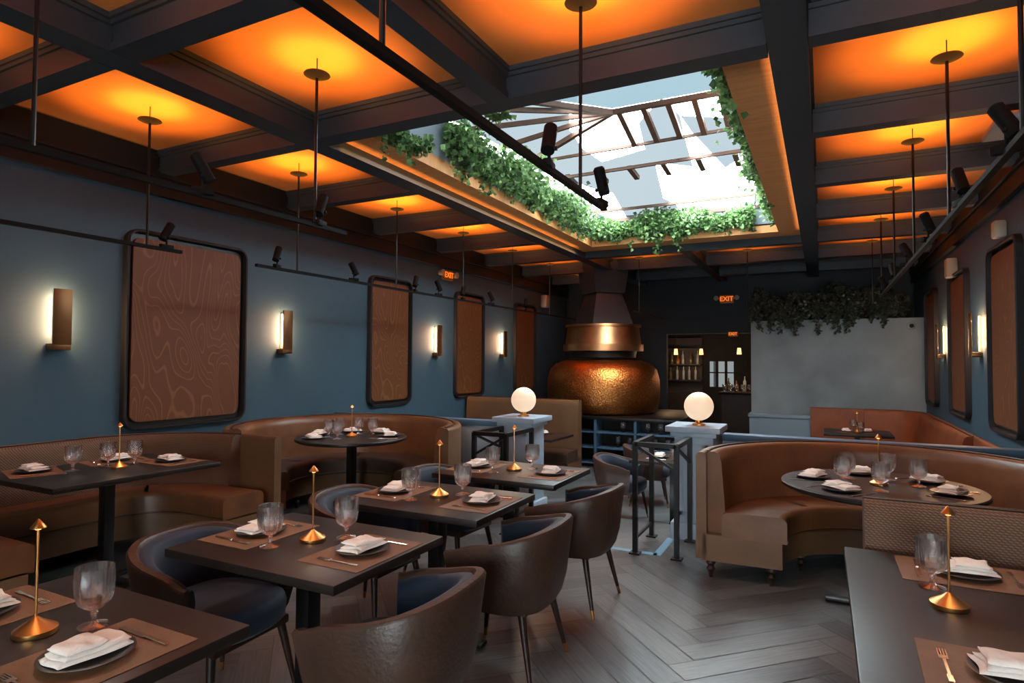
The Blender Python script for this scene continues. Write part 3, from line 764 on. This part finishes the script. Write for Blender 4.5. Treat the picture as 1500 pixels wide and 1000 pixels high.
def tlamp(x, y, z):
    e = thing('table_lamp', (x, y, z), 0, 'slim brass cordless lamp with a small pointed shade', 'lamp', group='table lamps')
    MB().lathe([(0, 0), (.05, 0), (.052, .004), (.052, .014), (.046, .018), (.018, .036), (.006, .046), (0, .046)], 32).obj('lamp_base', m_gold, e)
    MB().cyl((0, 0, .044), (0, 0, .29), .0034, seg=10).obj('stem', m_gold, e)
    MB().lathe([(0, .31), (.003, .308), (.018, .288), (.019, .285), (.016, .285), (0, .294)], 28).obj('lamp_shade', m_gold, e)
    MB().cyl((0, 0, .281), (0, 0, .289), .007, seg=12).obj('bulb', m_bulb, e)
    ld = bpy.data.lights.new('lamp_light', 'POINT'); ld.energy = .3; ld.color = (1, .65, .38); ld.shadow_soft_size = .015
    mk('lamp_light', ld, e, (0, 0, .26))
for y in TY:
    dx = -.03 if y < 1 else 0
    place(-2.17 + dx, y, .75, 0); place(-1.61 + dx, y, .75, pi); tlamp(-1.89 + dx, y + .02, .75)
place(-4.62, 2.2, .75, pi / 2 - .3); place(-4.6, 2.72, .75, -.2); place(-4.25, 2.9, .75, -pi / 2); tlamp(-4.3, 2.56, .75)
for cx, cy, angs in ((-4.1, 4.66, (30, 80, 130, 190, 240)), (.3, 4.4, (-20, 40, 105, 170, 235))):
    for a in angs:
        a = math.radians(a); place(cx + .37 * math.cos(a), cy + .37 * math.sin(a), .75, a + pi, glass=True, mat=False, cut=True)
    tlamp(cx, cy, .75)
place(.44, 2.68, .75, -pi / 2); place(.98, 2.68, .75, -pi / 2); place(.41, 1.86, .75, pi / 2 * .98); tlamp(.34, 2.31, .75)
place(-1.6, 6.75, ZL + .75, 0, mat=False); place(-1.25, 6.75, ZL + .75, pi, mat=False)
place(.3, 10.6, ZL + .75, 0, mat=False); place(.6, 10.7, ZL + .75, pi, mat=False); tlamp(.45, 10.6, ZL + .75)
place(-3.6, 8.1, ZL + .75, -pi / 2, mat=False)

# ------------------------------------------------------------------ pizza oven & counter
oc = thing('oven_counter', (0, 0, ZL), 0, 'dark counter with open blue shelves under the copper oven', 'counter')
mb = MB(); x0, x1, y0, y1, zt = -4.85, -2.05, 9.95, 12.1, .86
mb.box2((x0, y0 + .35, 0), (x1 - .3, y1, zt - .05))
mb.obj('body', m_black, oc)
MB().box2((x0 - .02, y0 - .02, zt - .05), (x1 + .02, y1, zt), .008).obj('worktop', m_black, oc)
mb = MB()
for z in (.06, .32, .58): mb.box2((x0, y0, z), (x1, y0 + .33, z + .025))
for k in range(5):
    x = x0 + (x1 - x0 - .04) * k / 4; mb.box2((x, y0, 0), (x + .04, y0 + .33, zt - .05))
mb.obj('shelf', m_cap, oc)
OX = -3.66
ov = thing('pizza_oven', (OX, 11.0, ZL + .86), 0, 'large domed hammered copper pizza oven', 'oven')
MB().lathe([(0, .0), (.93, .0), (.99, .05), (1.03, .2), (1.04, .4), (1.03, .6), (.98, .78), (.88, .88), (.7, .95), (.0, .98)], 64).obj('dome', m_copper, ov, ang=60)
hd = thing('extractor_hood', (OX, 11.0, 0), 0, 'copper and black extractor hood above the pizza oven', 'hood')
MB().cyl((0, 0, 1.56), (0, 0, 1.68), .6, .62, 48).obj('collar', m_black, hd)
MB().cyl((0, 0, 1.68), (0, 0, 1.8), .74, .74, 48).cyl((0, 0, 1.8), (0, 0, 2.12), .7, .66, 48).cyl((0, 0, 2.12), (0, 0, 2.16), .7, .7, 48).obj('hood_body', m_copper2, hd)
MB().cyl((0, 0, 2.16), (0, 0, 2.75), .58, .36, 4).cyl((0, 0, 2.75), (0, 0, ZC), .42, .52, 4).obj('flue', m_flue, hd)
for k in range(11):
    if k == 10: continue
    item('goblet', me_gob, -2.16 - .105 * k, 10.08 + .06 * (k % 2), ZL + (.3455 if k % 2 else .6055), 0, 'clear stemmed glass on the counter shelf', 'glass', 'glasses on the counter shelf')

bb = thing('back_bar', (0, 0, ZL), 0, 'dark wood back bar with shelves', 'shelf')
mb = MB(); mb.box2((-4.3, 15.9, 0), (-2.75, 16.25, 1.0)); mb.box2((-4.3, 16.2, 1.0), (-2.75, 16.28, 2.4))
for z in (1.3, 1.7, 2.1): mb.box2((-4.3, 15.95, z), (-2.75, 16.25, z + .03))
mb.obj('cabinet', m_darkwood, bb)
bc = thing('bar_counter', (0, 0, ZL), 0, 'dark bar counter in the next room', 'counter')
MB().box2((-2.0, 14.2, 0), (.8, 14.7, 1.08)).obj('body', m_darkwood, bc); MB().box2((-2.05, 14.1, 1.08), (.85, 14.8, 1.13), .01).obj('worktop', m_black, bc)
bprofs = [[(0, 0), (.038, 0), (.04, .01), (.04, .17), (.03, .2), (.014, .23), (.013, .3), (0, .3)], [(0, 0), (.05, 0), (.052, .01), (.05, .12), (.03, .16), (.016, .18), (.016, .24), (0, .24)], [(0, 0), (.032, 0), (.034, .01), (.034, .22), (.012, .27), (.012, .34), (0, .34)]]
bmats = [m_bottle, M('bottle_amber', (150, 84, 30), .12), M('bottle_clear', (160, 165, 165), .1)]
me_bots = [tome(MB().lathe(p, 16), 'bottle', mt) for p, mt in zip(bprofs, bmats)]
for z in (1.331, 1.731):
    for k in range(9): item('bottle', random.choice(me_bots), -4.15 + .16 * k + random.uniform(-.03, .03), 16.08, ZL + z, 0, 'glass bottle on the back bar shelf', 'bottle', 'back bar bottles')
for k in range(5): item('bottle', me_bots[k % 3], -1.9 + .17 * k, 14.6 - .05 * (k % 2), ZL + 1.131, 0, 'glass bottle on the bar counter', 'bottle', 'bottles on the bar counter')
for k in range(8): item('goblet', me_gob, -1.95 + .125 * k, 14.3 + .06 * (k % 2), ZL + 1.131, 0, 'clear stemmed glass on the bar counter', 'glass', 'glasses on the bar counter')
for x, y in ((-1.65, 14.4), (-1.3, 14.4), (-3.2, 15.2), (-2.6, 15.2)):
    pl = thing('bar_pendant', (x, y, 0), 0, 'small glowing pendant above the bar', 'pendant lamp', group='bar pendants')
    MB().cyl((0, 0, 1.8), (0, 0, 2.6), .006, seg=6).obj('cord', m_black, pl)
    MB().cyl((0, 0, 1.66), (0, 0, 1.8), .05, .035, 20).obj('lamp_shade', m_warmb, pl)
    ld = bpy.data.lights.new('bar_light', 'POINT'); ld.energy = 7; ld.color = (1, .64, .36); ld.shadow_soft_size = .08
    mk('bar_light', ld, pl, (0, 0, 1.55))

# ------------------------------------------------------------------ exit signs, small fittings
def exit_sign(x, y, z, w, h, spots_=False, rz=0):
    e = thing('exit_sign', (x, y, z), rz, 'glowing orange exit sign', 'sign')
    MB().box2((-w / 2, -.03, -h / 2), (w / 2, .03, h / 2), .006).obj('housing', m_exitbody, e)
    cu = bpy.data.curves.new('t', 'FONT'); cu.body = 'EXIT'; cu.size = h * .82; cu.align_x = 'CENTER'; cu.align_y = 'CENTER'; cu.extrude = .003; cu.offset = .002
    to = bpy.data.objects.new('t', cu); COL.objects.link(to); bpy.context.view_layer.update()
    me = bpy.data.meshes.new_from_object(to.evaluated_get(bpy.context.evaluated_depsgraph_get())); bpy.data.objects.remove(to)
    me.materials.clear(); me.materials.append(m_exittext)
    t = mk('lettering', me, e, (0, -.034, 0)); t.rotation_euler = (pi / 2, 0, 0)
    if spots_:
        for s in (-1, 1): MB().cyl((s * (w / 2 + .07), -.06, .02), (s * (w / 2 + .07), .02, .02), .05, .035).box2((s * w / 2 - .02, -.01, 0), (s * (w / 2 + .05), .02, .03)).obj('emergency_lamp', m_plastic, e)
exit_sign(-1.75, 13.22, 2.78, .26, .16, True)
exit_sign(-1.63, 13.22, 2.06, .18, .1)
exit_sign(XL + .04, 8.15, 2.83, .26, .15, True, pi / 2)
sk = thing('wall_speaker', (XL + .08, 11.9, 2.75), 0, 'small cream wall speaker', 'speaker'); MB().box2((-.08, -.08, -.13), (.06, .08, .13), .02).obj('housing', m_plastic, sk)
sk = thing('wall_speaker', (XR - .05, 7.0, 2.72), 0, 'small cream wall speaker', 'speaker'); MB().box2((-.05, -.06, -.08), (.05, .06, .08), .02).obj('housing', m_plastic, sk)
sk = thing('wall_speaker', (XR - .06, 9.3, 2.68), 0, 'small cream wall speaker', 'speaker'); MB().box2((-.06, -.08, -.12), (.06, .08, .12), .02).obj('housing', m_plastic, sk)
cm = thing('dome_camera', (1.3, 11.97, 2.1), 0, 'small white dome camera on the plaster wall', 'camera')
MB().sph((0, -.03, 0), .06).obj('housing', m_white, cm); MB().sph((0, -.075, 0), .035).obj('lens', m_black, cm)
MB().box2((1.02, 4.9, 3.06), (1.45, 5.35, 3.1), .004).obj('air_vent', m_wain, label='pale metal air vent below the ceiling', category='vent')

# ------------------------------------------------------------------ light
wd = bpy.data.worlds.new('World'); bpy.context.scene.world = wd; wd.use_nodes = True
nt = wd.node_tree; bg = nt.nodes['Background']
tc = nt.nodes.new('ShaderNodeTexCoord'); n = nt.nodes.new('ShaderNodeTexNoise'); n.inputs['Scale'].default_value = 3; n.inputs['Detail'].default_value = 3
nt.links.new(tc.outputs['Generated'], n.inputs['Vector'])
r = nt.nodes.new('ShaderNodeValToRGB'); r.color_ramp.elements[0].color = (.78, .92, 1, 1); r.color_ramp.elements[1].color = (.88, .97, 1, 1)
r.color_ramp.elements[0].position = .35; r.color_ramp.elements[1].position = .6
nt.links.new(n.outputs['Fac'], r.inputs['Fac']); nt.links.new(r.outputs['Color'], bg.inputs['Color']); bg.inputs['Strength'].default_value = 36.0

# ------------------------------------------------------------------ camera
cam = bpy.data.cameras.new('camera'); co = bpy.data.objects.new('camera', cam); COL.objects.link(co)
cam.sensor_width = 36; cam.lens = 21.6; cam.clip_start = .05
Rv = Vector((.892, .451, .0054)).normalized(); Bv = Vector((.451, -.892, -.0306)); Bv = (Bv - Rv * Bv.dot(Rv)).normalized(); Uv = Bv.cross(Rv)
m = Matrix((Rv, Uv, Bv)).transposed().to_4x4(); m.translation = (0, 0, 1.5); co.matrix_world = m
bpy.context.scene.camera = co
